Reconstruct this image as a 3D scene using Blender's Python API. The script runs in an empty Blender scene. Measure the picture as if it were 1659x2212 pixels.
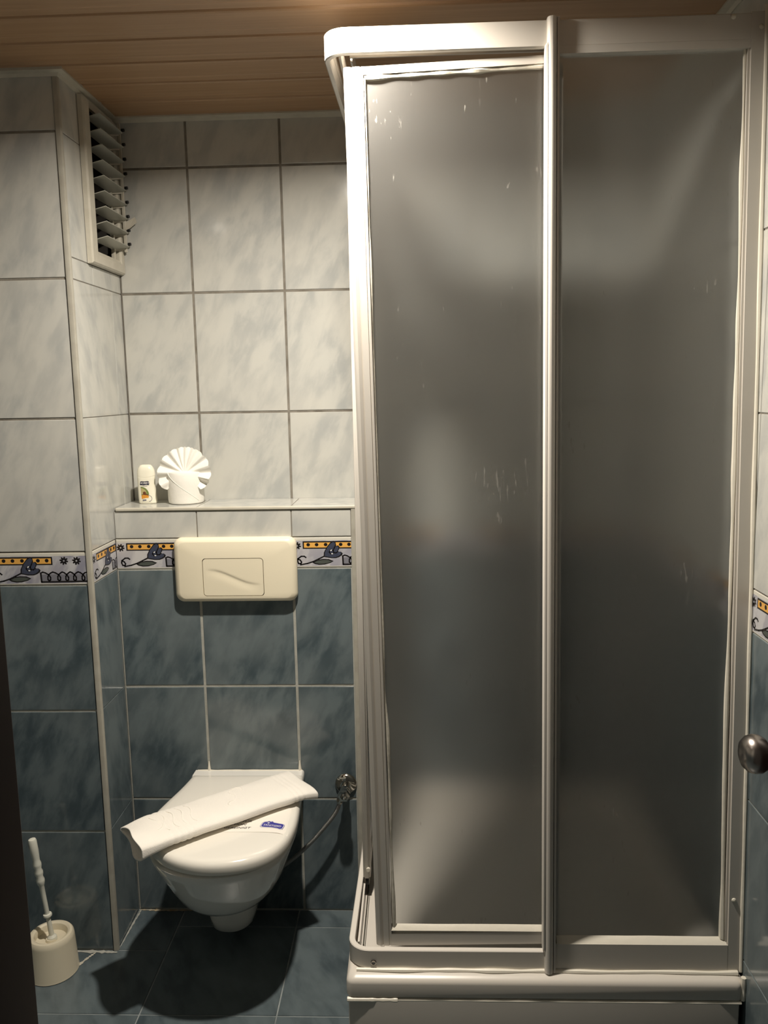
import bpy, bmesh, math, random
from mathutils import Vector, Matrix, noise
from mathutils.geometry import tessellate_polygon
PI = math.pi
sc = bpy.context.scene
COL = sc.collection
R_ = random.Random(7)

# ------------------------------------------------------------ camera
CAM = Vector((0.8012, -2.1490, 1.4527)); F_PX = 1790.0
yaw, pitch, roll = 0.03846, -0.14575, -0.01798
fw = Vector((-math.sin(yaw)*math.cos(pitch), math.cos(yaw)*math.cos(pitch), math.sin(pitch)))
rt0 = Vector((math.cos(yaw), math.sin(yaw), 0)); up0 = rt0.cross(fw)
rt = rt0*math.cos(roll)+up0*math.sin(roll); up = -rt0*math.sin(roll)+up0*math.cos(roll)
cd = bpy.data.cameras.new('camera'); cam = bpy.data.objects.new('camera', cd); COL.objects.link(cam)
cd.sensor_fit = 'HORIZONTAL'; cd.sensor_width = 36.0; cd.lens = F_PX/1659*36.0; cd.clip_start = .02
m = Matrix.Identity(4)
for i in range(3):
    m[i][0] = rt[i]; m[i][1] = up[i]; m[i][2] = -fw[i]; m[i][3] = CAM[i]
cam.matrix_world = m
sc.camera = cam

# ------------------------------------------------------------ world, colour, lights
w = bpy.data.worlds.new('world'); sc.world = w; w.use_nodes = True
w.node_tree.nodes['Background'].inputs[0].default_value = (1.0, .85, .70, 1)
w.node_tree.nodes['Background'].inputs[1].default_value = .03
sc.view_settings.view_transform = 'Standard'; sc.view_settings.look = 'None'
sc.view_settings.gamma = 1.0; sc.view_settings.exposure = 0.30
sc.view_settings.use_curve_mapping = False
LAMP = Vector((.635, -.66, 2.180))
def lamp_light(name, loc, power, size, color, parent):
    l = bpy.data.lights.new(name, 'AREA'); l.shape = 'DISK'; l.size = size; l.energy = power; l.color = color; l.spread = math.radians(165)
    o = bpy.data.objects.new(name, l); COL.objects.link(o); o.parent = parent; o.location = loc
    return o
WARM = (1.0, .915, .795)
MAIN_W, FILL_W = 24.0, 0.3
sc.cycles.max_bounces = 10; sc.cycles.diffuse_bounces = 6; sc.cycles.transmission_bounces = 8
sc.cycles.glossy_bounces = 5; sc.cycles.sample_clamp_indirect = 4.0
sc.cycles.caustics_refractive = True; sc.cycles.caustics_reflective = False
sc.cycles.use_denoising = True

# ------------------------------------------------------------ key dimensions (metres)
XR = 1.432          # right wall
YB = 0.163          # back wall above the boxed-out cistern wall (whose face is y = 0)
YP = -0.1754        # front face of the shaft pilaster, side face is x = 0
ZC = 2.181          # ceiling
Z = [0, .3362, .6631, .990]; ZB = 1.0722; H = .3269
ZT = [ZB, ZB+H, ZB+2*H, ZB+3*H, ZC]
XB = .6415          # right end of the boxed-out wall
YF = -1.72; XL = -.80
W = .252

# ------------------------------------------------------------ material helpers
def newmat(name):
    mt = bpy.data.materials.new(name); mt.use_nodes = True
    return mt, mt.node_tree.nodes, mt.node_tree.links, mt.node_tree.nodes['Principled BSDF']
def plain(name, col, rough=.5, metal=0, coat=0, bump=None, var=None, spec=.5, trans=0, sheen=0):
    mt, N, L, P = newmat(name)
    P.inputs['Base Color'].default_value = (*col, 1); P.inputs['Roughness'].default_value = rough
    P.inputs['Metallic'].default_value = metal; P.inputs['Coat Weight'].default_value = coat
    P.inputs['Specular IOR Level'].default_value = spec
    P.inputs['Sheen Weight'].default_value = sheen
    tc = N.new('ShaderNodeTexCoord')
    if var:
        sc_, c2 = var
        n = N.new('ShaderNodeTexNoise'); n.inputs['Scale'].default_value = sc_; n.inputs['Detail'].default_value = 5
        L.new(tc.outputs['Object'], n.inputs['Vector'])
        r = N.new('ShaderNodeMapRange'); r.inputs['From Min'].default_value = .35; r.inputs['From Max'].default_value = .7
        L.new(n.outputs['Fac'], r.inputs['Value'])
        mx = N.new('ShaderNodeMix'); mx.data_type = 'RGBA'
        mx.inputs[6].default_value = (*col, 1); mx.inputs[7].default_value = (*c2, 1)
        L.new(r.outputs[0], mx.inputs[0]); L.new(mx.outputs[2], P.inputs['Base Color'])
    if bump:
        sc_, st = bump
        n = N.new('ShaderNodeTexNoise'); n.inputs['Scale'].default_value = sc_; n.inputs['Detail'].default_value = 3
        L.new(tc.outputs['Object'], n.inputs['Vector'])
        b = N.new('ShaderNodeBump'); b.inputs['Strength'].default_value = st; b.inputs['Distance'].default_value = .002
        L.new(n.outputs['Fac'], b.inputs['Height']); L.new(b.outputs[0], P.inputs['Normal'])
    return mt
def tile_mat(name, c1, c2, c3, rough=.22, floor=False, contrast=(.38, .66)):
    """glazed tile: soft slanting marbled streaks, each tile its own cut of the pattern"""
    mt, N, L, P = newmat(name)
    tc = N.new('ShaderNodeTexCoord'); at = N.new('ShaderNodeAttribute'); at.attribute_name = 'tv'
    mp = N.new('ShaderNodeMapping'); mp.vector_type = 'TEXTURE'
    mp.inputs['Rotation'].default_value = (0, 0, .5) if floor else (.30, .40, 0)
    mp.inputs['Scale'].default_value = (1.0, 2.6, 1.0) if floor else (1.0, 1.0, 3.4)
    L.new(tc.outputs['Object'], mp.inputs['Vector'])
    n1 = N.new('ShaderNodeTexNoise'); n1.noise_dimensions = '4D'; n1.inputs['Scale'].default_value = 24
    n1.inputs['Detail'].default_value = 5; n1.inputs['Roughness'].default_value = .55; n1.inputs['Distortion'].default_value = .25
    mul = N.new('ShaderNodeMath'); mul.operation = 'MULTIPLY'; mul.inputs[1].default_value = 37.0
    L.new(at.outputs['Fac'], mul.inputs[0]); L.new(mul.outputs[0], n1.inputs['W']); L.new(mp.outputs[0], n1.inputs['Vector'])
    n2 = N.new('ShaderNodeTexNoise'); n2.noise_dimensions = '4D'; n2.inputs['Scale'].default_value = 6; n2.inputs['Detail'].default_value = 2
    L.new(mul.outputs[0], n2.inputs['W']); L.new(tc.outputs['Object'], n2.inputs['Vector'])
    r1 = N.new('ShaderNodeMapRange'); r1.interpolation_type = 'SMOOTHSTEP'
    r1.inputs['From Min'].default_value, r1.inputs['From Max'].default_value = contrast
    L.new(n1.outputs['Fac'], r1.inputs['Value'])
    r2 = N.new('ShaderNodeMapRange'); r2.inputs['From Min'].default_value = .38; r2.inputs['From Max'].default_value = .62
    L.new(n2.outputs['Fac'], r2.inputs['Value'])
    m1 = N.new('ShaderNodeMix'); m1.data_type = 'RGBA'; m1.inputs[6].default_value = (*c1, 1); m1.inputs[7].default_value = (*c2, 1)
    L.new(r1.outputs[0], m1.inputs[0])
    m2 = N.new('ShaderNodeMix'); m2.data_type = 'RGBA'; m2.inputs[7].default_value = (*c3, 1)
    mf = N.new('ShaderNodeMath'); mf.operation = 'MULTIPLY'; mf.inputs[1].default_value = .55
    L.new(r2.outputs[0], mf.inputs[0]); L.new(mf.outputs[0], m2.inputs[0]); L.new(m1.outputs[2], m2.inputs[6])
    L.new(m2.outputs[2], P.inputs['Base Color'])
    P.inputs['Roughness'].default_value = rough
    nb = N.new('ShaderNodeTexNoise'); nb.inputs['Scale'].default_value = 35 if not floor else 120; nb.inputs['Detail'].default_value = 2
    L.new(tc.outputs['Object'], nb.inputs['Vector'])
    b = N.new('ShaderNodeBump'); b.inputs['Strength'].default_value = .12 if not floor else .3; b.inputs['Distance'].default_value = .0008
    L.new(nb.outputs['Fac'], b.inputs['Height']); L.new(b.outputs[0], P.inputs['Normal'])
    return mt
M = {}
M['tile_white'] = tile_mat('pale grey marbled wall tile', (.52, .52, .485), (.385, .395, .385), (.57, .56, .51), .11)
M['tile_blue'] = tile_mat('slate blue marbled wall tile', (.128, .160, .172), (.056, .078, .090), (.175, .205, .212), .13, contrast=(.34, .66))
M['tile_floor'] = tile_mat('slate blue floor tile', (.098, .125, .137), (.050, .068, .078), (.135, .165, .172), .34, True)
M['tile_border'] = tile_mat('border tile ground', (.50, .50, .52), (.27, .27, .33), (.60, .58, .56), .25, contrast=(.40, .56))
M['border_rim'] = plain('border tile cream rim', (.62, .60, .53), .3)
M['grout_up'] = plain('grey grout', (.24, .22, .185), .8, bump=(300, .4), var=(25, (.14, .125, .10)))
M['grout_low'] = plain('light grout', (.42, .42, .38), .8, bump=(300, .4), var=(25, (.33, .33, .29)))
M['bead'] = plain('greyish corner bead', (.40, .385, .33), .35, var=(30, (.34, .32, .27)))
M['grout_floor'] = plain('floor grout', (.30, .33, .33), .8, bump=(300, .4), var=(14, (.16, .18, .18)))
M['trim'] = plain('off-white plastic trim', (.56, .53, .45), .35, var=(30, (.50, .47, .39)))
M['ink'] = plain('black glaze line', (.012, .010, .010), .25)
M['yellow'] = plain('ochre glaze', (.75, .40, .09), .3)
M['tulip'] = plain('dark blue glaze', (.055, .065, .105), .3, var=(200, (.04, .045, .07)))
M['leaf'] = plain('dark green glaze', (.075, .085, .075), .3)
M['scroll'] = plain('grey glaze', (.19, .19, .22), .3)
M['dot'] = plain('white glaze', (.8, .8, .8), .3)
M['ceramic'] = plain('white glazed ceramic', (.80, .78, .73), .07, coat=.5, bump=(8, .02))
M['lid'] = plain('white toilet lid plastic', (.80, .77, .70), .16, coat=.3)
M['ivory'] = plain('ivory plastic', (.80, .73, .56), .33, bump=(400, .05))
M['gap_shade'] = plain('painted gap shade', (.01, .01, .01), .8)  # near-black stands in for the shade in a narrow gap
M['chrome'] = plain('chrome', (.55, .54, .50), .12, metal=1, var=(40, (.40, .39, .36)))
M['nickel'] = plain('brushed nickel', (.42, .38, .35), .27, metal=1)
M['braid'] = plain('braided steel hose', (.30, .30, .29), .3, metal=1, bump=(900, .8))
M['frame'] = plain('white lacquered aluminium', (.62, .585, .53), .28, bump=(60, .02))
M['acrylic'] = plain('cream acrylic', (.62, .58, .52), .3, bump=(12, .05))
M['silicone'] = plain('white silicone bead', (.74, .70, .60), .4, bump=(60, .3))
M['paper'] = plain('white tissue', (.80, .78, .72), .9, bump=(60, .5))
M['towel'] = plain('white terry cloth', (.90, .86, .79), .95, bump=(600, .45), sheen=.2)
M['band'] = plain('white printed paper', (.84, .80, .73), .5)
M['print_blue'] = plain('blue print', (.035, .035, .27), .5)
M['print_black'] = plain('black print', (.03, .03, .04), .5)
M['print_white'] = plain('white print', (.85, .83, .80), .5)
M['navy'] = plain('navy label', (.008, .008, .03), .4)
M['green'] = plain('avocado green print', (.13, .20, .035), .5, var=(300, (.22, .24, .10)))
M['fruit'] = plain('orange fruit print', (.70, .33, .04), .5, var=(300, (.55, .20, .02)))
M['brown'] = plain('brown print', (.12, .035, .01), .5)
M['beige'] = plain('pale flesh print', (.42, .36, .17), .5)
M['bottle'] = plain('glossy white bottle plastic', (.82, .79, .66), .25, coat=.2)
M['pot'] = plain('yellowed white plastic', (.66, .60, .46), .3, bump=(80, .05))
M['brushstem'] = plain('white plastic handle', (.66, .66, .58), .35)
M['bristle'] = plain('dark bristle', (.02, .018, .015), .8)
M['wood_dark'] = plain('dark brown wood', (.012, .005, .003), .5, var=(18, (.008, .003, .002)), spec=.25)
M['blade'] = plain('milky louvre blade', (.40, .40, .35), .3)
M['mesh'] = plain('dusty insect screen', (.05, .045, .035), .9, bump=(500, .9), var=(300, (.09, .08, .06)))
M['black'] = plain('black plastic plug', (.01, .01, .01), .5)
M['shaft'] = plain('painted shaft shade', (.025, .022, .018), .9)  # near-black stands in for the shade inside the shaft and frame reveal
M['stain'] = plain('rusty mortar smear', (.30, .22, .12), .8, bump=(120, .6), var=(50, (.36, .34, .27)))
M['plaster'] = plain('hall plaster', (.35, .31, .25), .9)

def ceiling_mat():
    mt, N, L, P = newmat('brown lath ceiling')
    tc = N.new('ShaderNodeTexCoord')
    mp = N.new('ShaderNodeMapping'); mp.inputs['Scale'].default_value = (1.2, 34, 34)
    L.new(tc.outputs['Object'], mp.inputs['Vector'])
    n = N.new('ShaderNodeTexNoise'); n.inputs['Scale'].default_value = 3; n.inputs['Detail'].default_value = 6; n.inputs['Distortion'].default_value = .4
    L.new(mp.outputs[0], n.inputs['Vector'])
    cr = N.new('ShaderNodeValToRGB')
    cr.color_ramp.elements[0].position = .35; cr.color_ramp.elements[0].color = (.37, .225, .120, 1)
    cr.color_ramp.elements[1].position = .7; cr.color_ramp.elements[1].color = (.43, .27, .15, 1)
    L.new(n.outputs['Fac'], cr.inputs[0]); L.new(cr.outputs[0], P.inputs['Base Color'])
    P.inputs['Roughness'].default_value = .42
    return mt
M['ceiling'] = ceiling_mat()
def glass_mat(name='frosted shower glass'):
    mt, N, L, P = newmat(name)
    out = N['Material Output']; N.remove(P)
    tc = N.new('ShaderNodeTexCoord')
    n = N.new('ShaderNodeTexNoise'); n.inputs['Scale'].default_value = 6; n.inputs['Detail'].default_value = 6
    L.new(tc.outputs['Object'], n.inputs['Vector'])
    # limescale / wear streaks, running down the pane
    mp = N.new('ShaderNodeMapping'); mp.inputs['Scale'].default_value = (55, 55, 9); L.new(tc.outputs['Object'], mp.inputs['Vector'])
    v = N.new('ShaderNodeTexNoise'); v.inputs['Scale'].default_value = 1.0; v.inputs['Detail'].default_value = 8; v.inputs['Roughness'].default_value = .7
    L.new(mp.outputs[0], v.inputs['Vector'])
    wr = N.new('ShaderNodeMapRange'); wr.inputs['From Min'].default_value = .66; wr.inputs['From Max'].default_value = .76
    L.new(v.outputs['Fac'], wr.inputs['Value'])
    mp2 = N.new('ShaderNodeMapping'); mp2.inputs['Scale'].default_value = (170, 170, 34); L.new(tc.outputs['Object'], mp2.inputs['Vector'])
    v2 = N.new('ShaderNodeTexNoise'); v2.inputs['Scale'].default_value = 1.0; v2.inputs['Detail'].default_value = 3
    L.new(mp2.outputs[0], v2.inputs['Vector'])
    big = N.new('ShaderNodeTexNoise'); big.inputs['Scale'].default_value = 9; L.new(tc.outputs['Object'], big.inputs['Vector'])
    mm_ = N.new('ShaderNodeMath'); mm_.operation = 'MULTIPLY'; L.new(v2.outputs['Fac'], mm_.inputs[0]); L.new(big.outputs['Fac'], mm_.inputs[1])
    w2 = N.new('ShaderNodeMapRange'); w2.inputs['From Min'].default_value = .415; w2.inputs['From Max'].default_value = .47
    L.new(mm_.outputs[0], w2.inputs['Value'])
    rf = N.new('ShaderNodeBsdfRefraction'); rf.inputs['Roughness'].default_value = .53; rf.inputs['IOR'].default_value = 1.12
    rf.inputs['Color'].default_value = (.955, .965, .965, 1)
    tl = N.new('ShaderNodeBsdfTranslucent'); tl.inputs['Color'].default_value = (.80, .80, .80, 1)
    df = N.new('ShaderNodeBsdfDiffuse'); df.inputs['Color'].default_value = (.50, .48, .44, 1)
    gl = N.new('ShaderNodeBsdfGlossy'); gl.inputs['Roughness'].default_value = .33; gl.inputs['Color'].default_value = (1, 1, 1, 1)
    m1 = N.new('ShaderNodeMixShader'); m1.inputs[0].default_value = .17
    L.new(rf.outputs[0], m1.inputs[1]); L.new(tl.outputs[0], m1.inputs[2])
    ad = N.new('ShaderNodeMath'); ad.operation = 'MULTIPLY_ADD'; ad.inputs[1].default_value = .35; ad.inputs[2].default_value = .035
    L.new(wr.outputs[0], ad.inputs[0])
    a2 = N.new('ShaderNodeMath'); a2.operation = 'MULTIPLY_ADD'; a2.inputs[1].default_value = .30; L.new(w2.outputs[0], a2.inputs[0]); L.new(ad.outputs[0], a2.inputs[2])
    m2 = N.new('ShaderNodeMixShader'); L.new(a2.outputs[0], m2.inputs[0]); L.new(m1.outputs[0], m2.inputs[1]); L.new(df.outputs[0], m2.inputs[2])
    m3 = N.new('ShaderNodeMixShader'); m3.inputs[0].default_value = .05
    L.new(m2.outputs[0], m3.inputs[1]); L.new(gl.outputs[0], m3.inputs[2])
    L.new(m3.outputs[0], out.inputs['Surface'])
    b = N.new('ShaderNodeBump'); b.inputs['Strength'].default_value = .15; b.inputs['Distance'].default_value = .002
    L.new(n.outputs['Fac'], b.inputs['Height'])
    for s in (rf, gl, df): L.new(b.outputs[0], s.inputs['Normal'])
    return mt
M['glass'] = glass_mat()
def emit(name, col, s):
    mt, N, L, P = newmat(name)
    P.inputs['Base Color'].default_value = (*col, 1); P.inputs['Emission Color'].default_value = (*col, 1); P.inputs['Emission Strength'].default_value = s
    return mt
M['bulb'] = emit('lit lamp glass', WARM, 12)

# ------------------------------------------------------------ mesh builder
class MB:
    def __init__(s): s.v = []; s.f = []; s.mi = []; s.tv = []; s.mats = []; s.sm = []
    def slot(s, mat):
        if mat not in s.mats: s.mats.append(mat)
        return s.mats.index(mat)
    def add(s, vs, fs, mat, tv=0.0, smooth=False):
        b = len(s.v); s.v += [tuple(p) for p in vs]; k = s.slot(mat)
        for f in fs: s.f.append(tuple(b+i for i in f)); s.mi.append(k); s.tv.append(tv); s.sm.append(smooth)
    def quad(s, a, b, c, d, mat, tv=0.0): s.add([a, b, c, d], [(0, 1, 2, 3)], mat, tv)
    def box(s, lo, hi, mat, bev=0.0):
        x0, y0, z0 = lo; x1, y1, z1 = hi
        if bev <= 0:
            vs = [(x0,y0,z0),(x1,y0,z0),(x1,y1,z0),(x0,y1,z0),(x0,y0,z1),(x1,y0,z1),(x1,y1,z1),(x0,y1,z1)]
            s.add(vs, [(0,3,2,1),(4,5,6,7),(0,1,5,4),(1,2,6,5),(2,3,7,6),(3,0,4,7)], mat); return
        bm = bmesh.new(); r = bmesh.ops.create_cube(bm, size=1)
        for v in r['verts']: v.co = Vector(((x0+x1)/2+v.co.x*(x1-x0), (y0+y1)/2+v.co.y*(y1-y0), (z0+z1)/2+v.co.z*(z1-z0)))
        bmesh.ops.bevel(bm, geom=list(bm.edges), offset=bev, segments=3, profile=.5, affect='EDGES')
        s.frombm(bm, mat, True)
    def frombm(s, bm, mat, smooth=False, mw=None):
        bm.verts.ensure_lookup_table(); bm.verts.index_update()
        s.add([(mw @ v.co) if mw else v.co.copy() for v in bm.verts], [tuple(v.index for v in f.verts) for f in bm.faces], mat, 0.0, smooth); bm.free()
    def hexa(s, p, mat):   # 8 points: bottom ring 4, top ring 4
        s.add(p, [(0,3,2,1),(4,5,6,7),(0,1,5,4),(1,2,6,5),(2,3,7,6),(3,0,4,7)], mat)
    def rings(s, rings, mat, closed=True, cap0=True, cap1=True, smooth=True):
        n = len(rings[0]); vs = [p for r in rings for p in r]; fs = []
        for i in range(len(rings)-1):
            for j in range(n if closed else n-1):
                k = (j+1) % n; fs.append((i*n+j, i*n+k, (i+1)*n+k, (i+1)*n+j))
        if cap0: fs.append(tuple(range(n-1, -1, -1)))
        if cap1: fs.append(tuple((len(rings)-1)*n+j for j in range(n)))
        s.add(vs, fs, mat, 0.0, smooth)
    def lathe(s, prof, mat, mw=None, seg=40, cap0=True, cap1=True):
        rs = []
        for r, z in prof: rs.append([Vector((r*math.cos(2*PI*k/seg), r*math.sin(2*PI*k/seg), z)) for k in range(seg)])
        if mw: rs = [[mw @ p for p in r] for r in rs]
        s.rings(rs, mat, True, cap0, cap1)
    def tube(s, pts, rad, mat, seg=14, caps=True):
        pts = [Vector(p) for p in pts]; rs = []; n = len(pts)
        ref = None
        for i, p in enumerate(pts):
            t = (pts[min(i+1, n-1)]-pts[max(i-1, 0)]).normalized()
            if ref is None: ref = t.orthogonal().normalized()
            ref = (ref - t*ref.dot(t)).normalized(); b = t.cross(ref)
            r = rad[i] if isinstance(rad, (list, tuple)) else rad
            rs.append([p+ref*r*math.cos(2*PI*k/seg)+b*r*math.sin(2*PI*k/seg) for k in range(seg)])
        s.rings(rs, mat, True, caps, caps)
    def build(s, name, parent=None, sharp=math.radians(35), origin=None):
        me = bpy.data.meshes.new(name); me.from_pydata(s.v, [], s.f)
        for mt in s.mats: me.materials.append(M[mt])
        me.polygons.foreach_set('material_index', s.mi)
        a = me.attributes.new('tv', 'FLOAT', 'FACE'); a.data.foreach_set('value', s.tv)
        me.polygons.foreach_set('use_smooth', s.sm)
        me.update()
        bm = bmesh.new(); bm.from_mesh(me)
        for e in bm.edges:
            if len(e.link_faces) == 2 and e.calc_face_angle(0) > sharp: e.smooth = False
        bm.to_mesh(me); bm.free()
        o = bpy.data.objects.new(name, me); COL.objects.link(o)
        if parent:
            o.parent = parent; pl = Vector(parent.get('_loc', (0, 0, 0)))
            me.transform(Matrix.Translation(-pl))
        elif origin is not None:
            me.transform(Matrix.Translation(-Vector(origin))); o.location = origin
        return o
def thing(name, label, cat, loc, group=None):
    o = bpy.data.objects.new(name, None); COL.objects.link(o); o.location = loc; o['_loc'] = list(loc)
    o.empty_display_size = .05
    o['label'] = label; o['category'] = cat
    if group: o['group'] = group
    return o
def tag(o, label, cat, group=None):
    o['label'] = label; o['category'] = cat
    if group: o['group'] = group
def struct(o): o['kind'] = 'structure'; return o
def child_loc(p): # part that itself parents sub-parts keeps the thing's origin
    return p
def smooth_curve(pts, n=8):
    """Catmull-Rom through points"""
    P_ = [Vector(p) for p in pts]; out = []
    for i in range(len(P_)-1):
        a = P_[max(i-1, 0)]; b = P_[i]; c = P_[i+1]; d = P_[min(i+2, len(P_)-1)]
        for k in range(n):
            t = k/n
            out.append(.5*((2*b)+(c-a)*t+(2*a-5*b+4*c-d)*t*t+(3*b-a-3*c+d)*t**3))
    out.append(P_[-1]); return out

# ------------------------------------------------------------ tiled faces
def tiles(mb, O, U, N, cols, rows, joint=.0028, depth=.0018, bev=.0009):
    """O origin, U direction along wall, N outward normal; cols: u breaks; rows: [(z0,z1,mat)]; V is up (or given)"""
    V = Vector((0, 0, 1)) if abs(N[2]) < .5 else Vector(N).cross(Vector(U))
    O = Vector(O); U = Vector(U); N = Vector(N)
    flip = U.cross(V).dot(N) < 0
    for z0, z1, mat in rows:
        cc = cols(z0) if callable(cols) else cols
        for u0, u1 in zip(cc[:-1], cc[1:]):
            g = joint/2; a, b, c, d = u0+g, u1-g, z0+g, z1-g
            if b-a < .004 or d-c < .004: continue
            P = lambda u, v, h: O+U*u+V*v+N*h
            lo = [P(a, c, -depth), P(b, c, -depth), P(b, d, -depth), P(a, d, -depth)]
            mi = [P(a, c, -bev), P(b, c, -bev), P(b, d, -bev), P(a, d, -bev)]
            e = bev
            hi = [P(a+e, c+e, 0), P(b-e, c+e, 0), P(b-e, d-e, 0), P(a+e, d-e, 0)]
            fs = [(8, 9, 10, 11)]
            for k in range(4):
                j = (k+1) % 4; fs += [(k, j, 4+j, 4+k), (4+k, 4+j, 8+j, 8+k)]
            if flip: fs = [tuple(reversed(f)) for f in fs]
            mb.add(lo+mi+hi, fs, mat, R_.random())
def sheet(mb, O, U, N, u0, u1, v0, v1, mat, off=-.0016):
    V = Vector((0, 0, 1)) if abs(N[2]) < .5 else Vector(N).cross(Vector(U))
    O = Vector(O)+Vector(N)*off; U = Vector(U)
    q = [O+U*u0+V*v0, O+U*u1+V*v0, O+U*u1+V*v1, O+U*u0+V*v1]
    if U.cross(V).dot(Vector(N)) < 0: q.reverse()
    mb.quad(*q, mat)

def border_shapes():
    S = []   # (layer, mat, polygon in drawing units)
    def line(pts, t, mat='ink', layer=2, closed=False):
        P = [Vector((x, y)) for x, y in pts]
        if closed: P.append(P[0])
        for a, b in zip(P[:-1], P[1:]):
            d = (b-a)
            if d.length < 1e-6: continue
            d.normalize(); n = Vector((-d.y, d.x))*t*.66; e = d*t*.35
            S.append((layer, mat, [a-e+n, a-e-n, b+e-n, b+e+n]))
    def blob(cx, cy, rx, ry, rot, mat, layer, n=14):
        c, s = math.cos(rot), math.sin(rot)
        S.append((layer, mat, [Vector((cx+rx*math.cos(t)*c-ry*math.sin(t)*s, cy+rx*math.cos(t)*s+ry*math.sin(t)*c)) for t in [2*PI*k/n for k in range(n)]]))
    def rect(x0, y0, x1, y1, mat, layer): S.append((layer, mat, [Vector((x0, y0)), Vector((x1, y0)), Vector((x1, y1)), Vector((x0, y1))]))
    rect(92, 258, 1026, 405, 'ink', 1); rect(116, 284, 1002, 382, 'yellow', 2)
    for x in (192, 345, 508, 780, 930): blob(x, 325, 33, 33, 0, 'ink', 3)
    for fx, fy in ((-12, 345), (1222, 332), (1437, 334)):
        for k in range(8):
            a = k*PI/4+.2; blob(fx+45*math.cos(a), fy+45*math.sin(a), 33, 17, a, 'ink', 1, 8)
    tul = [(465,562),(472,480),(520,380),(590,290),(645,253),(685,266),(694,320),(680,356),(735,343),(760,372),(748,420),(720,462),(780,466),(814,495),(800,532),(750,567),(690,588),(600,588),(520,572)]
    S.append((4, 'ink', [Vector(p) for p in tul]))
    cx, cy = 620, 450
    S.append((5, 'tulip', [Vector((cx+(x-cx)*.86, cy+(y-cy)*.88)) for x, y in tul]))
    line([(690,330),(665,390),(640,440),(650,480),(690,490),(730,460)], 16, layer=6)
    line([(640,440),(590,430),(570,470),(600,510),(650,500)], 16, layer=6)
    blob(605, 437, 20, 11, -.5, 'dot', 7, 8); blob(622, 503, 20, 10, 0, 'dot', 7, 8)
    line([(468,555),(380,600),(280,650),(170,688),(42,712)], 20, layer=2)
    lf = [(262,672),(340,622),(450,603),(560,607),(645,645),(585,682),(480,712),(380,716),(300,697)]
    S.append((3, 'ink', [Vector(p) for p in lf])); S.append((4, 'leaf', [Vector((455+(x-455)*.84, 660+(y-660)*.66)) for x, y in lf]))
    line([(145,573),(115,548),(60,548),(20,580),(-5,600),(40,620),(62,660),(50,692),(10,690),(-10,640),(0,590)], 20, layer=2)
    rect(820, 575, 1615, 700, 'scroll', 1)
    line([(812,545),(818,712),(1612,704)], 22, layer=3)
    prev = (812, 548)
    for k, lx in enumerate((955, 1125, 1262, 1395, 1540)):
        x0, y0 = prev; w_ = lx-x0
        line([(x0, y0), (x0+w_*.25, y0-16), (x0+w_*.55, 545), (lx-8, 580), (lx+22, 630), (lx+18, 676), (lx-6, 690), (lx-26, 668), (lx-24, 615), (lx-4, 575), (lx+28, 550)], 18, layer=4)
        prev = (lx+28, 548)
    line([prev, (1612, 540)], 18, layer=4)
    return S
BS = border_shapes()
def clip(poly, lim, keep_less):
    out = []
    for i, p in enumerate(poly):
        q = poly[(i+1) % len(poly)]
        ip = (p.x <= lim) if keep_less else (p.x >= lim); iq = (q.x <= lim) if keep_less else (q.x >= lim)
        if ip: out.append(p)
        if ip != iq:
            t = (lim-p.x)/(q.x-p.x); out.append(p.lerp(q, t))
    return out
def border(mb, O, U, N, start, ulo, uhi, z0=.990, z1=ZB):
    """one printed border tile beginning at u=start, cut to ulo..uhi"""
    O = Vector(O); U = Vector(U); N = Vector(N); g = .0014
    ulo = max(ulo, start)+g; uhi = min(uhi, start+W)-g
    h = z1-z0; V = Vector((0, 0, 1))
    flip = U.cross(V).dot(N) < 0
    # cream rims above and below the printed field
    tiles(mb, O, U, N, [ulo-g, uhi+g], [(z0, z1, 'border_rim')])
    def put(pts, off, mat, tv=0.0):
        q = [O+U*a+V*b+N*off for a, b in pts]
        if flip: q.reverse()
        mb.add(q, [tuple(range(len(q)))], mat, tv)
    f0, f1 = z0+h*(770-738)/590, z0+h*(770-243)/590
    put([(ulo, f0), (uhi, f0), (uhi, f1), (ulo, f1)], .00015, 'tile_border', R_.random())
    for layer, mat, poly in BS:
        pts = [Vector((start+(p.x/8.295+12)*.001217, z0+(770-p.y)/590*h)) for p in poly]
        tri = tessellate_polygon([[Vector((p.x, p.y, 0)) for p in pts]])
        for t in tri:
            q = [pts[i] for i in t]
            ar = (q[1]-q[0]).cross(q[2]-q[0])
            if ar < 0: q.reverse()
            q = clip(clip(q, uhi, True), ulo, False) if True else q
            if len(q) >= 3: put([(p.x, p.y) for p in q], .00015+layer*.00006, mat)

X, Y, NX, NY = Vector((1,0,0)), Vector((0,1,0)), Vector((-1,0,0)), Vector((0,-1,0))
LOW = [(Z[0], Z[1], 'tile_blue'), (Z[1], Z[2], 'tile_blue'), (Z[2], Z[3], 'tile_blue')]
UPR = [(ZT[i], ZT[i+1], 'tile_white') for i in range(4)]

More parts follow.
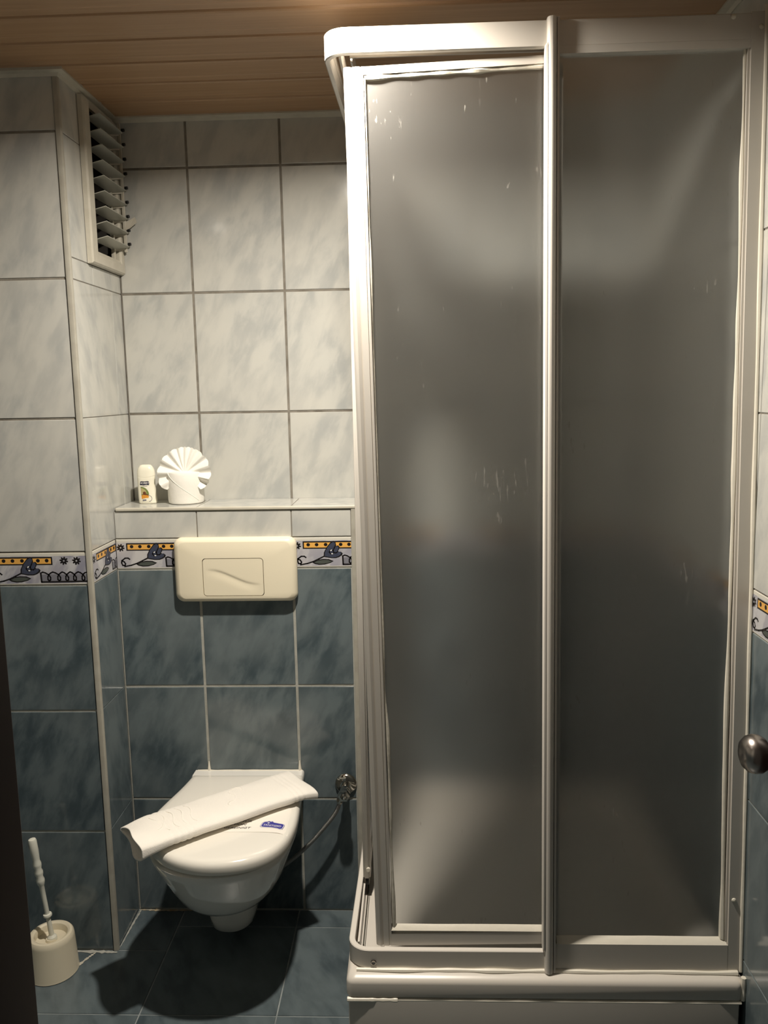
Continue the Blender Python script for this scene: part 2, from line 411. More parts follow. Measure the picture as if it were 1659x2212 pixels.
# back wall with the boxed-out cistern wall in front of it
mb = MB()
A2 = [.0, .19995, .45195, .70395, .95595, 1.20795, XR]
sheet(mb, (0, YB, 0), X, NY, 0, XR, 1.0, ZC+.03, 'grout_up'); sheet(mb, (0, YB, 0), X, NY, XB, XR, 0, 1.0, 'grout_low')
tiles(mb, (0, YB, 0), X, NY, A2, UPR, joint=.0062)
AS = [XB, .70395, .95595, 1.20795, XR]
tiles(mb, (0, YB, 0), X, NY, AS, LOW)
for s_ in (.45195, .70395, .95595, 1.20795): border(mb, (0, YB, 0), X, NY, s_, XB, XR)
AB = [0, .2213, .4733, XB-.010]
sheet(mb, (0, 0, 0), X, NY, 0, XB, 0, ZB, 'grout_low'); sheet(mb, (0, 0, 0), X, NY, 0, XB, ZB, 1.147, 'grout_up')
tiles(mb, (0, 0, 0), X, NY, AB, LOW, joint=.0072)
tiles(mb, (0, 0, 0), X, NY, AB, [(ZB+.001, 1.147, 'tile_white')])
border(mb, (0, 0, 0), X, NY, 0, 0, .2213)
border(mb, (0, 0, 0), X, NY, .2213, .2213, .4733)
border(mb, (0, 0, 0), X, NY, .4733, .4733, XB-.010)
# right flank of the box
sheet(mb, (XB, 0, 0), Y, X, 0, YB, 0, 1.147, 'grout_low'); tiles(mb, (XB+.001, 0, 0), Y, X, [0, YB], LOW+[(.99, 1.147, 'tile_white')])
struct(mb.build('wall_back'))

# shaft pilaster: front face and right flank with the louvred window opening
mb = MB()
sheet(mb, (0, YP, 0), X, NY, XL, 0, 0, .99, 'grout_low'); sheet(mb, (0, YP, 0), X, NY, XL, 0, .99, ZC+.03, 'grout_up')
PC = [XL, -.765, -.513, -.2605, -.0085]
tiles(mb, (0, YP, 0), X, NY, PC, LOW, joint=.006); tiles(mb, (0, YP, 0), X, NY, PC, UPR, joint=.0056)
for s_ in (-.765, -.513, -.2605): border(mb, (0, YP, 0), X, NY, s_, XL, -.0085)
WY0, WY1, WZ0, WZ1 = -.018, .138, 1.811, 2.153    # opening
sheet(mb, (0, 0, 0), Y, X, YP, YB, 0, .99, 'grout_low')
sheet(mb, (0, 0, 0), Y, X, YP, YB, .99, WZ0-.012, 'grout_up')
sheet(mb, (0, 0, 0), Y, X, YP, WY0-.012, WZ0-.012, ZC+.03, 'grout_up')
sheet(mb, (0, 0, 0), Y, X, WY1+.01, YB, WZ0-.012, ZC+.03, 'grout_up')
sheet(mb, (0, 0, 0), Y, X, WY0-.012, WY1+.01, WZ1+.012, ZC+.03, 'grout_up')
tiles(mb, (0, 0, 0), Y, X, [YP+.0085, 0], LOW, joint=.0018)
border(mb, (0, 0, 0), Y, X, YP+.0085, YP+.0085, 0)
SC = [YP+.0085, .092, YB]
tiles(mb, (0, 0, 0), Y, X, SC, [(ZT[0], ZT[1], 'tile_white'), (ZT[1], ZT[2], 'tile_white')], joint=.002)
tiles(mb, (0, 0, 0), Y, X, [YP+.0085, -.035, YB], [(ZT[2], 1.776, 'tile_white')], joint=.002)
tiles(mb, (0, 0, 0), Y, X, [YP+.0085, -.062], [(1.776, ZT[3], 'tile_white'), (ZT[3], ZT[4], 'tile_white')], joint=.002)
# niche of the ventilation shaft behind the window
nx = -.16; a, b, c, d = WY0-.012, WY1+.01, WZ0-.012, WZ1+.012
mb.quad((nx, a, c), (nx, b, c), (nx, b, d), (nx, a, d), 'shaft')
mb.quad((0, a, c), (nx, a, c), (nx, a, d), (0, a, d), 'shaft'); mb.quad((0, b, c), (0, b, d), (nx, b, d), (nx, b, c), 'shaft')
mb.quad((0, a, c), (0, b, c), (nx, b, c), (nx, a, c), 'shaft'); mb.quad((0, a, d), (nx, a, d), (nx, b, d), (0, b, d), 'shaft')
struct(mb.build('wall_left'))

# right wall
mb = MB()
sheet(mb, (XR, 0, 0), Y, NX, YF, YB, 0, .99, 'grout_low'); sheet(mb, (XR, 0, 0), Y, NX, YF, YB, .99, ZC+.03, 'grout_up')
RC = [YF]+[(-.605-W*k) for k in range(4, -1, -1)]+[-.353, -.101, YB]
tiles(mb, (XR, 0, 0), Y, NX, RC, LOW); tiles(mb, (XR, 0, 0), Y, NX, RC, UPR)
for k in range(-3, 5):
    s_ = .603+W*k     # u runs along -y here
    border(mb, (XR, 0, 0), NY, NX, s_, -YB, -YF)
struct(mb.build('wall_right'))
# far left and front walls (doorway)
mb = MB()
sheet(mb, (XL, 0, 0), Y, X, YF, YP, 0, .99, 'grout_low'); sheet(mb, (XL, 0, 0), Y, X, YF, YP, .99, ZC+.03, 'grout_up')
LC = [YF, -1.435, -1.183, -.931, -.679, -.427, YP]
tiles(mb, (XL, 0, 0), Y, X, LC, LOW+UPR)
for s_ in (YF-.0, -1.435, -1.183, -.931, -.679, -.427): border(mb, (XL, 0, 0), Y, X, s_, YF, YP)
struct(mb.build('wall_side_left'))
DX0, DX1, DZ = .5775, 1.385, 2.02
mb = MB()
sheet(mb, (0, YF, 0), X, Y, XL, DX0-.06, 0, .99, 'grout_low'); sheet(mb, (0, YF, 0), X, Y, XL, DX0-.06, .99, ZC+.03, 'grout_up')
sheet(mb, (0, YF, 0), X, Y, DX0-.06, XR, DZ+.04, ZC+.03, 'grout_up')
FC = [XL, -.72, -.468, -.216, .036, .288, DX0-.06]
tiles(mb, (0, YF, 0), X, Y, FC, LOW+UPR)
for s_ in (-.72, -.468, -.216, .036, .288): border(mb, (0, YF, 0), X, Y, s_, XL, DX0-.06)
tiles(mb, (0, YF, 0), X, Y, [DX0-.06, .79, 1.04, 1.29, XR], [(DZ+.06, ZC, 'tile_white')])
mb.box((XL-.1, YF-.11, 0), (DX0-.03, YF-.003, ZC+.03), 'plaster'); mb.box((DX1+.03, YF-.11, 0), (XR+.1, YF-.003, ZC+.03), 'plaster')
mb.box((DX0-.03, YF-.11, DZ+.05), (DX1+.03, YF-.003, ZC+.03), 'plaster')
struct(mb.build('wall_front'))

# floor
mb = MB()
fa, fW_, fy, fH_ = .1319, .3276, -.0754, .3269
sheet(mb, (0, 0, 0), X, Vector((0, 0, 1)), XL, XR, YF-.12, YB, 'grout_floor')
ys = [0, fy]+[fy-fH_*k for k in range(1, 5)]+[YF-.1]
def fl(x0, x1, y0, y1):
    g = .0016; e = .0008; tv = R_.random()
    a, b, c, d = x0+g, x1-g, y0+g, y1-g
    mb.add([(a,c,-.0016),(b,c,-.0016),(b,d,-.0016),(a,d,-.0016),(a+e,c+e,0),(b-e,c+e,0),(b-e,d-e,0),(a+e,d-e,0)],
           [(4,5,6,7),(0,1,5,4),(1,2,6,5),(2,3,7,6),(3,0,4,7)], 'tile_floor', tv)
xs = [fa, fa+fW_, fa+2*fW_, fa+3*fW_, XR]
for x0, x1 in zip(xs[:-1], xs[1:]):
    for y1, y0 in zip(ys[:-1], ys[1:]): fl(x0, x1, y0, y1)
yl = [YP, fy-fH_, fy-2*fH_, fy-3*fH_, fy-4*fH_, YF-.1]
fl(0, fa, YP, 0)
xl = [fa-fW_*k for k in range(0, 3)]+[XL]
for x1, x0 in zip(xl[:-1], xl[1:]):
    for y1, y0 in zip(yl[:-1], yl[1:]): fl(x0, x1, y0, y1)
# mortar and rust smears in the corner beside the shaft
def smear(pts, w_, mat='stain', h=.0012, seed=1):
    rr = random.Random(seed); c = smooth_curve(pts, 10); L_, R2 = [], []
    for i, p in enumerate(c):
        t = (c[min(i+1, len(c)-1)]-c[max(i-1, 0)]).normalized(); n = Vector((-t.y, t.x, 0))
        ww = w_*(.35+.9*rr.random())*math.sin(PI*min(1, max(.05, (i+.5)/len(c))))**.5
        L_.append(p+n*ww); R2.append(p-n*ww)
    for i in range(len(c)-1):
        mb.quad(L_[i], L_[i+1], R2[i+1], R2[i], mat)
smear([(.002, -.004, .0012), (.05, -.006, .0012), (.11, -.006, .0012), (.17, -.005, .0012)], .005, seed=3)
smear([(.006, -.004, .0013), (.006, -.03, .0013), (.004, -.07, .0013), (.003, -.16, .0013)], .0028, 'grout_low', seed=5)
smear([(-.23, YP-.008, .0012), (-.15, YP-.007, .0012), (-.06, YP-.008, .0012), (.002, YP-.010, .0012)], .007, 'grout_low', seed=8)
smear([(-.055, YP-.012, .0014), (-.066, YP-.03, .0014), (-.078, YP-.055, .0014), (-.09, YP-.09, .0014)], .0045, 'trim', seed=9)
struct(mb.build('floor'))

# ceiling: narrow brown panels, each with a groove and a fine middle line
mb = MB()
p = .12; y = .157-.12*20
while y < YB+.02:
    y0, y1 = y, y+p
    prof = [(y0, .009), (y0+.003, .005), (y0+.006, .0015), (y0+.010, 0), (y0+.082, 0), (y0+.085, .0007), (y0+.088, 0), (y1-.009, 0), (y1-.005, .0015), (y1-.002, .005), (y1, .009)]
    for (ya, za), (yb, zb) in zip(prof[:-1], prof[1:]):
        mb.quad((XL, ya, ZC+za), (XL, yb, ZC+zb), (XR, yb, ZC+zb), (XR, ya, ZC+za), 'ceiling')
    y += p
struct(mb.build('ceiling'))
# white edge trim under the ceiling
def lprof(name, pts, n_in, parent=None):
    """strip of trim: polyline of wall line, width .024 into the room, 9 mm high"""
    mb = MB(); P_ = [Vector(p) for p in pts]; w_ = .022; h = .009
    rs = []
    for i, q in enumerate(P_):
        o = Vector(n_in[i])
        rs.append([q+Vector((0, 0, ZC+.002)), q+Vector((0, 0, ZC-.011)), q+o*.004+Vector((0, 0, ZC-.012)), q+o*.008+Vector((0, 0, ZC-.0055)), q+o*w_+Vector((0, 0, ZC-.004)), q+o*w_+Vector((0, 0, ZC+.002))])
    mb.rings(rs, 'trim', True, True, True, False)
    return struct(mb.build(name))
lprof('trim_1', [(XL, YP, 0), (0, YP, 0), (0, YB, 0), (XR, YB, 0)], [(0, -1, 0), (1, -1, 0), (1, -1, 0), (0, -1, 0)])
lprof('trim_2', [(XR, YB, 0), (XR, YF, 0)], [(-1, -1, 0), (-1, 1, 0)])
# rounded corner bead of the pilaster
mb = MB()
prof = [(-.0098, -.0012), (-.0086, -.0030), (-.003, -.0034), (.0016, -.0020), (.0034, .003), (.0030, .0086), (.0012, .0098)]
mb.rings([[Vector((a-.0005, YP+b, z)) for a, b in prof] for z in (0, ZC-.005)], 'bead', False, False, False)
struct(mb.build('trim_3'))
# bead at the right end of the box
mb = MB()
mb.rings([[Vector((a, b, z)) for a, b in [(XB-.0105, .0005), (XB-.0098, -.0022), (XB-.002, -.0030), (XB+.002, -.0015), (XB+.003, .006)]] for z in (0, 1.148)], 'bead', False, False, False)
struct(mb.build('trim_4'))
# ledge on top of the boxed-out wall
mb = MB()
for x0, x1 in ((.003, .2213), (.2213, .4733), (.4733, XB+.001)):
    g = .0012; mb.box((x0+g, .004, 1.1475), (x1-g, YB-.001, 1.1555), 'tile_white')
mb.box((.003, .006, 1.1465), (XB, YB-.001, 1.1545), 'grout_up')
mb.box((.006, -.004, 1.1475), (XB+.003, .006, 1.1562), 'trim', .0022)
struct(mb.build('trim_5'))

# ------------------------------------------------------------ louvred window
mb = MB()
wt = bpy.data.objects.new('window_1', None); COL.objects.link(wt); wt.location = (0, .06, 1.78); wt['_loc'] = [0, .06, 1.78]
wt['kind'] = 'structure'; wt.empty_display_size = .05
oy0, oy1, oz0, oz1 = -.066, YB-.001, 1.776, ZC-.012
def ringrect(mb, x, a, x2, b, mat):  # a,b rect (y0,y1,z0,z1)
    pass
fr = [(0.001, (oy0, oy1, oz0, oz1)), (.012, (oy0+.001, oy1, oz0+.001, oz1)), (.016, (oy0+.005, oy1, oz0+.005, oz1-.004)), (.016, (WY0-.012, WY1+.005, WZ0-.010, WZ1+.010)), (.011, (WY0, WY1, WZ0, WZ1)), (.002, (WY0, WY1, WZ0, WZ1))]
mb.rings([[Vector((x, r[0], r[2])), Vector((x, r[1], r[2])), Vector((x, r[1], r[3])), Vector((x, r[0], r[3]))] for x, r in fr], 'trim', True, False, False, False)
mb.rings([[Vector((x, WY0, WZ0)), Vector((x, WY1, WZ0)), Vector((x, WY1, WZ1)), Vector((x, WY0, WZ1))] for x in (.002, -.06)], 'shaft', True, False, False, False)  # deep frame reveal coloured near-black, its shade painted in
mb.build('window_frame', wt)
zb_ = [2.140, 2.104, 2.067, 2.030, 1.9935, 1.957, 1.920, 1.884, 1.848]
for k, z_ in enumerate(zb_):
    mb = MB(); t = .0018; dx = .037; dz = .0095
    x1, x0 = .037, .037-dx
    y0, y1 = WY0+.003, .148
    mb.hexa([(x0, y0, z_-dz), (x1, y0, z_), (x1, y1, z_), (x0, y1, z_-dz), (x0, y0, z_-dz+t), (x1, y0, z_+t), (x1, y1, z_+t), (x0, y1, z_-dz+t)], 'blade')
    bl = mb.build('louver_blade', wt)
    mb = MB(); mb.tube([(.0335, .150, z_+.008), (.040, .1485, z_+.008)], .0042, 'black', 12); mb.build('pivot_plug', wt)
mb = MB()
mb.box((-.004, .118, WZ0), (.006, .128, WZ1), 'trim', .001); mb.box((.022, .147, 1.835), (.030, .1525, 2.165), 'trim', .001)
for z_ in zb_:
    mb.hexa([(.006, .127, z_-.012), (.026, .147, z_-.006), (.026, .149, z_-.006), (.006, .129, z_-.012), (.006, .127, z_-.004), (.026, .147, z_+.002), (.026, .149, z_+.002), (.006, .129, z_-.004)], 'trim')
mb.build('blade_carrier', wt)
mb = MB()
mb.hexa([(.028, .146, 1.893), (.034, .150, 1.893), (.034, .157, 1.915), (.028, .150, 1.915), (.036, .146, 1.893), (.060, .150, 1.912), (.054, .155, 1.928), (.036, .151, 1.917)], 'trim')
mb.build('lever', wt)
mb = MB(); mb.quad((-.06, WY0-.01, WZ0-.01), (-.06, WY1+.01, WZ0-.01), (-.06, WY1+.01, WZ1+.01), (-.06, WY0-.01, WZ1+.01), 'mesh')
mb.build('insect_screen', wt)

# ------------------------------------------------------------ door frame and open door
DXL = DX0
mb = MB()
mb.box((DXL-.075, YF-.13, 0), (DXL-.02, YF+.012, DZ+.075), 'wood_dark', .003); mb.box((DXL-.02, YF-.12, 0), (DXL, YF, DZ), 'wood_dark', .002)
mb.box((DX1, YF-.12, 0), (DX1+.02, YF-.01, DZ), 'wood_dark', .002); mb.box((DXL-.02, YF-.12, DZ), (DX1+.02, YF, DZ+.02), 'wood_dark', .002)
mb.box((DXL-.075, YF-.13, DZ+.02), (XR-.002, YF+.012, DZ+.075), 'wood_dark', .003); mb.box((DX1+.02, YF-.13, 0), (XR-.002, YF+.003, DZ+.075), 'wood_dark', .002)
o = struct(mb.build('trim_6'))
dr = bpy.data.objects.new('door_1', None); COL.objects.link(dr); dr.location = (1.39, -1.70, 0); dr['_loc'] = [1.39, -1.70, 0]; dr['kind'] = 'structure'
mb = MB(); mb.box((1.368, -1.70, .008), (1.404, -.915, DZ-.005), 'wood_dark', .002); mb.build('door_leaf', dr)
mb = MB()
mw = Matrix.Translation((1.368, -.972, .912)) @ Matrix.Rotation(-PI/2, 4, 'Y')
mb.lathe([(.0, 0), (.027, 0), (.028, .004), (.024, .007), (.011, .009), (.010, .049), (.014, .053), (.024, .057), (.0285, .065), (.0287, .073), (.0265, .081), (.020, .088), (.011, .0915), (.006, .0905), (.0, .0895)], 'nickel', mw, 48, False, False)
mb.build('door_knob', dr)

# ------------------------------------------------------------ shower tray
st = thing('shower_tray', 'cream acrylic shower tray with raised kerb and front apron under the shower cabin', 'shower tray', (1.04, -.25, 0))
TX0, TY0 = .652, -.668
mb = MB()
mb.box((TX0+.004, TY0+.004, 0), (XR-.010, TY0+.02, .257), 'acrylic', .003)
mb.box((TX0+.004, TY0+.02, 0), (TX0+.02, YB-.004, .257), 'acrylic', .003)
mb.build('apron', st)
def rrect(x0, y0, x1, y1, r, z, n=5):
    pts = []
    for cx, cy, a0 in ((x1-r, y0+r, -PI/2), (x1-r, y1-r, 0), (x0+r, y1-r, PI/2), (x0+r, y0+r, PI)):
        for k in range(n+1):
            a = a0+PI/2*k/n; pts.append(Vector((cx+r*math.cos(a), cy+r*math.sin(a), z)))
    return pts
mb = MB()
e1 = XR-.004; e2 = YB-.004
mb.rings([rrect(TX0+.003, TY0+.003, e1, e2, .012, .262), rrect(TX0, TY0, e1, e2, .014, .266), rrect(TX0, TY0, e1, e2, .014, .292), rrect(TX0+.001, TY0+.0015, e1, e2, .014, .297), rrect(TX0+.004, TY0+.006, e1, e2, .014, .3015), rrect(TX0+.006, TY0+.014, e1-.002, e2-.004, .014, .3045), rrect(TX0+.010, TY0+.022, e1-.004, e2-.004, .014, .307),
          rrect(TX0+.050, TY0+.052, e1-.05, e2-.05, .06, .306), rrect(TX0+.062, TY0+.064, e1-.062, e2-.062, .06, .298), rrect(TX0+.085, TY0+.088, e1-.085, e2-.085, .08, .205), rrect(TX0+.11, TY0+.11, e1-.11, e2-.11, .09, .190), rrect(TX0+.33, TY0+.35, e1-.33, e2-.33, .05, .186)], 'acrylic')
mb.build('basin', st)
def wavy(mb, pts, r0, seed, mat='silicone', amp=.4, n=10):
    rr = random.Random(seed); c = smooth_curve(pts, n)
    ph = rr.random()*9
    mb.tube(c, [r0*(1+amp*noise.noise(Vector((i*.09, ph, 0)))*1.5) for i in range(len(c))], mat, 8)
mb = MB(); yp0 = -.645
mb2 = [(x, yp0-.001+.001*math.sin(x*31), .3075) for x in [TX0+.02+k*(XR-TX0-.03)/14 for k in range(15)]]
wavy(mb, mb2, .0042, 4); mb.build('silicone_bead', st)
mb = MB()
wavy(mb, [(x, TY0+.0015, .2588) for x in [TX0+.002+k*.01 for k in range(11)]], .0046, 6, amp=.15)
wavy(mb, [(x, TY0+.0025, .2585) for x in [TX0+.10+k*(XR-TX0-.108)/14 for k in range(15)]], .0032, 7, amp=.25)
wavy(mb, [(XR-.004, TY0+.006, z) for z in [.262+k*.006 for k in range(9)]], .0055, 9, amp=.15, n=4)
mb.build('silicone_bead', st)

# ------------------------------------------------------------ shower cabin
def yp(z, off=0.0): return -.645+(z-.28)*.048+off      # the cabin front leans a little
se = thing('shower_enclosure', 'corner shower cabin with white frame and frosted glass panes', 'shower cabin', (.66, -.645, .307))
EX0 = .653       # outer face of the left side
def leftx(z): return .655-(z-.33)*.0065
def rail(name, z0, z1, dep, rad=.042):
    """L-shaped rail: front run, rounded corner, side run; hollow section"""
    mb = MB()
    def path(off, zz):
        yf = yp(zz)+off; xf = leftx(zz)+off; r = rad-off
        pts = [Vector((XR-.001, yf, 0))]
        for k in range(9):
            a = -PI/2-PI/2*k/8; pts.append(Vector((xf+r+r*math.cos(a), yf+r+r*math.sin(a), 0)))
        pts.append(Vector((xf+.014, YB-.002, 0)))
        return pts
    sec = [(0.0, z0+.002), (0, z1-.0015), (.0015, z1), (dep-.001, z1), (dep, z1-.001), (dep, z1-.012), (dep-.003, z1-.013), (dep-.003, z0+.003), (dep-.003, z0), (.002, z0)]
    paths = [[Vector((p.x, p.y, zz)) for p in path(off, zz)] for off, zz in sec]
    n = len(paths[0])
    mb.rings([[paths[j][i] for j in range(len(sec))] for i in range(n)], 'frame')
    return mb.build(name, se)
rail('bottom_rail', .308, .347, .012)
rail('top_rail', 2.052, 2.098, .012)
# inner running tracks (grooved) on the side and front
mb = MB()
mb.box((.672, -.60, .309), (.676, YB-.002, .336), 'frame'); mb.box((.682, -.60, .309), (.685, YB-.002, .330), 'chrome')
mb.box((.70, yp(.33)+.020, .309), (1.05, yp(.33)+.023, .332), 'frame')
mb.build('lower_track', se)
mb = MB()
mb.box((.670, -.52, 2.060), (.674, YB-.002, 2.096), 'frame'); mb.box((.690, -.50, 2.060), (.694, YB-.002, 2.096), 'frame')
mb.box((.69, yp(2.07)+.020, 2.062), (1.05, yp(2.07)+.024, 2.094), 'frame'); mb.box((.69, yp(2.07)+.045, 2.062), (1.05, yp(2.07)+.049, 2.094), 'frame')
mb.build('upper_track', se)
def slab(mb, q, o0, o1, mat):
    """q: 4 (x,z) points of a face in the leaning front plane, between offsets o0 (front) and o1"""
    lo = [Vector((x, yp(z, o0), z)) for x, z in q]; hi = [Vector((x, yp(z, o1), z)) for x, z in q]
    mb.hexa(lo+hi, mat)
def bevel(mb, x0, x1, z0, z1, o0, o1, mat='silicone', wob=.0008):
    n = 40; rs = []
    for k in range(n+1):
        x = x0+(x1-x0)*k/n; w_ = wob*noise.noise(Vector((x*18, z0*7, 0)))
        rs.append([Vector((x, yp(z0, o0), z0)), Vector((x, yp(z1, (o0+o1)/2), z0+(z1-z0)*.62)), Vector((x, yp(z1, o1), z1+w_)), Vector((x, yp(z0, o1+.001), z0))])
    mb.rings(rs, mat, True, True, True)
# wall profile on the right
wp = MB()
slab(wp, [(1.403, .307), (XR-.001, .307), (XR-.001, 2.10), (1.403, 2.10)], -.001, .025, 'frame')
slab(wp, [(1.3985, .307), (1.403, .307), (1.403, 2.05), (1.3985, 2.05)], .003, .020, 'frame')
wpo = wp.build('wall_profile', se)
for x, z in ((1.371, 2.092), (1.420, 2.074), (1.412, .457)):
    mb = MB(); mb.lathe([(0, -.001), (.0045, 0), (.004, .0015), (.002, .0026), (0, .003)], 'silicone', Matrix.Translation((x, yp(z)-.0008, z)) @ Matrix.Rotation(PI/2, 4, 'X'), 16, False, False)
    mb.build('screw_cap', se)
mb = MB(); wavy(mb, [(XR-.003, yp(z, -.001), z) for z in [.31+k*.09 for k in range(21)]], .0042, 12, amp=.3, n=6); mb.build('silicone_bead', se)
# fixed pane right of the post, with lower sill strip
fp = MB()
slab(fp, [(1.066, .309), (1.4025, .309), (1.4025, .364), (1.066, .364)], -.0012, .013, 'frame')
fixed = fp.build('fixed_panel', se)
fixed['_loc'] = [.66, -.645, .307]
mb = MB(); slab(mb, [(1.05, .36), (1.40, .36), (1.40, 2.05), (1.05, 2.05)], .011, .014, 'glass'); mb.build('glass_pane', fixed)
mb = MB()
def edge_bead(mb, pts, seed, r=.004): wavy(mb, [(x, yp(z, .010), z) for x, z in pts], r, seed, amp=.5, n=8)
edge_bead(mb, [(1.396-.004*math.exp(-((z-.75)/.35)**2), z) for z in [.372+k*.084 for k in range(21)]], 21, .0045)
edge_bead(mb, [(x, .368) for x in [1.075+k*.0295 for k in range(12)]], 22, .0028)
bevel(mb, 1.070, 1.401, .3638, .3745, -.0008, .0108)
mb.build('silicone_bead', fixed)
mb = MB(); slab(mb, [(1.066, 2.040), (1.4025, 2.040), (1.4025, 2.0535), (1.066, 2.0535)], -.0003, .020, 'frame'); mb.build('head_strip', se)
# centre post
mb = MB()
def vprof(mb, xy, z0, z1, mat='frame', dxb=0.0, smooth=False):
    rs = []
    for z, d in ((z0, dxb), (z1, 0)):
        rs.append([Vector((x+d, yp(z, o), z)) for x, o in xy])
    mb.rings(rs, mat, True, True, True, smooth)
half = [(1.045, .006)]+[(1.0535+.0085*math.cos(a), -.003-.009*math.sin(a)) for a in [PI-PI*k/10 for k in range(11)]]+[(1.0625, -.002), (1.0625, -.007), (1.0665, -.007), (1.0665, .012), (1.045, .012)]
vprof(mb, half, .3075, 2.1005)
mb.build('centre_post', se)
mb = MB()
mb.rings([[Vector((x-.004*(0 if q else 1), yp(z, o), z)) for x, o in [(1.0455, .012), (1.0445, -.004), (1.0465, -.008), (1.050, -.009), (1.051, .012)]] for z, q in ((.352, 1), (.357, 0), (2.052, 0), (2.058, 1))], 'frame')
mb.build('seal_strip', se)
# front sliding door
zt, zbm = 2.034, .348
sd = MB()
def xl(z): return .679+(zt-z)*.0190     # stile leans with the door
def xr(z): return .7155+(zt-z)*.0165
O0 = .014
rs = []
for z in [zbm+(zt-zbm)*k/8 for k in range(9)]:
    a, b = xl(z), xr(z); md = a+(b-a)*.48
    ring = [(a, .012), (a+.001, .004), (a+.004, .0005), (a+.009, -.001), (md-.003, .001), (md, .003), (md+.0008, -.001), (b-.006, -.001), (b-.005, .001), (b-.0035, .001), (b-.003, -.0005), (b, 0), (b, .016), (a, .016)]
    rs.append([Vector((x, yp(z, o+O0), z)) for x, o in ring])
sd.rings(rs, 'frame', smooth=False)
slab(sd, [(xr(zbm), zbm), (1.045, zbm+.006), (1.045, .380), (xr(.37), .372)], O0, O0+.016, 'frame')
slab(sd, [(xr(2.02), 2.020), (1.045, 2.030), (1.045, 2.044), (xr(zt), 2.034)], O0, O0+.016, 'frame')
mb = MB(); slab(mb, [(1.050, .352), (1.079, .352), (1.079, 2.036), (1.050, 2.036)], .030, .044, 'frame')
door = sd.build('sliding_door', se); door['_loc'] = [.66, -.645, .307]
mb.build('rear_stile', door)
mb = MB(); slab(mb, [(xr(.372)-.004, .370), (1.055, .378), (1.055, 2.032), (xr(2.02)-.004, 2.022)], O0+.008, O0+.011, 'glass'); mb.build('glass_pane', door)
mb = MB()
def bead2(pts, seed, r): wavy(mb, [(x, yp(z, O0+.006), z) for x, z in pts], r, seed, amp=.55, n=8)
bead2([(xr(z)+.001+(.004 if z < .8 else .0), z) for z in [.375+k*.082 for k in range(21)]], 31, .0032)
bevel(mb, xr(.38)-.001, 1.0445, .3798, .3895, O0-.0005, O0+.0078)
bead2([(xr(2.0)+.002+k*.0325, 2.0165+.001*k) for k in range(11)], 33, .0045)
mb.build('silicone_bead', door)
# side sliding door, pushed back on its rail
sb = MB(); sy0 = -.400
sb.box((.6715, sy0, .352), (.6885, sy0+.030, 2.040), 'frame', .002); sb.box((.6755, sy0-.004, .352), (.6845, sy0+.004, 2.036), 'frame', .001)
sb.box((.6735, sy0+.02, .352), (.6865, -.010, .375), 'frame', .001); sb.box((.6735, sy0+.02, 2.018), (.6865, -.010, 2.040), 'frame', .001); sb.box((.6715, -.03, .352), (.6885, -.005, 2.040), 'frame', .001)
sdo = sb.build('sliding_door', se); sdo['_loc'] = [.66, -.645, .307]
mb = MB(); mb.box((.6795, sy0+.02, .37), (.6825, -.02, 2.025), 'glass'); mb.build('glass_pane', sdo)
mb = MB(); mb.tube([(.677, sy0+.010, .340), (.684, sy0+.010, .340)], .011, 'black', 16); mb.box((.6785, sy0+.004, .340), (.6825, sy0+.016, .358), 'black'); mb.build('roller', sdo)
mb = MB(); mb.tube([(.6835, sy0-.002, .375), (.6835, sy0-.008, .375)], .0045, 'silicone', 12); mb.build('bumper', sdo)
mb = MB(); mb.box((leftx(1.2)+.002, YB-.024, .308), (leftx(1.2)+.030, YB-.0015, 2.098), 'frame', .002); mb.box((.652, -.008, .308), (.680, YB-.022, .309), 'frame'); mb.build('wall_profile', se)
mb = MB(); 
for x in (.706,):
    mb.lathe([(0, -.0005), (.0058, 0), (.0058, .001), (.0045, .0016), (.003, .001), (0, .001)], 'nickel', Matrix.Translation((x, yp(.322)-.0003, .322)) @ Matrix.Rotation(PI/2, 4, 'X'), 18, False, False)
mb.build('screw', se)

# ------------------------------------------------------------ ceiling spotlight and added fill spot
def spot(loc, power, label, size=.055):
    t = thing('ceiling_spotlight', label, 'lamp', loc, None)
    x, y, z = loc
    mb = MB(); mw = Matrix.Translation(loc)
    mb.lathe([(.050, .001), (.050, -.003), (.047, -.006), (.040, -.007), (.036, -.004), (.034, .0015)], 'frame', mw, 48, False, False); mb.build('bezel', t)
    mb = MB(); mb.lathe([(.034, -.0005), (.030, -.0015), (0, -.002)], 'bulb', mw, 40, False, False); mb.build('lamp_glass', t)
    lamp_light('spot_light', (0, 0, -.0085), power, size, WARM, t)
spot(LAMP, MAIN_W, 'round recessed ceiling spotlight just in front of the shower cabin corner')
spot(Vector((-.05, -1.28, ZC)), FILL_W, 'added unseen fill spotlight in the ceiling near the doorway')  # unseen second lamp, added to light the fronts facing the door

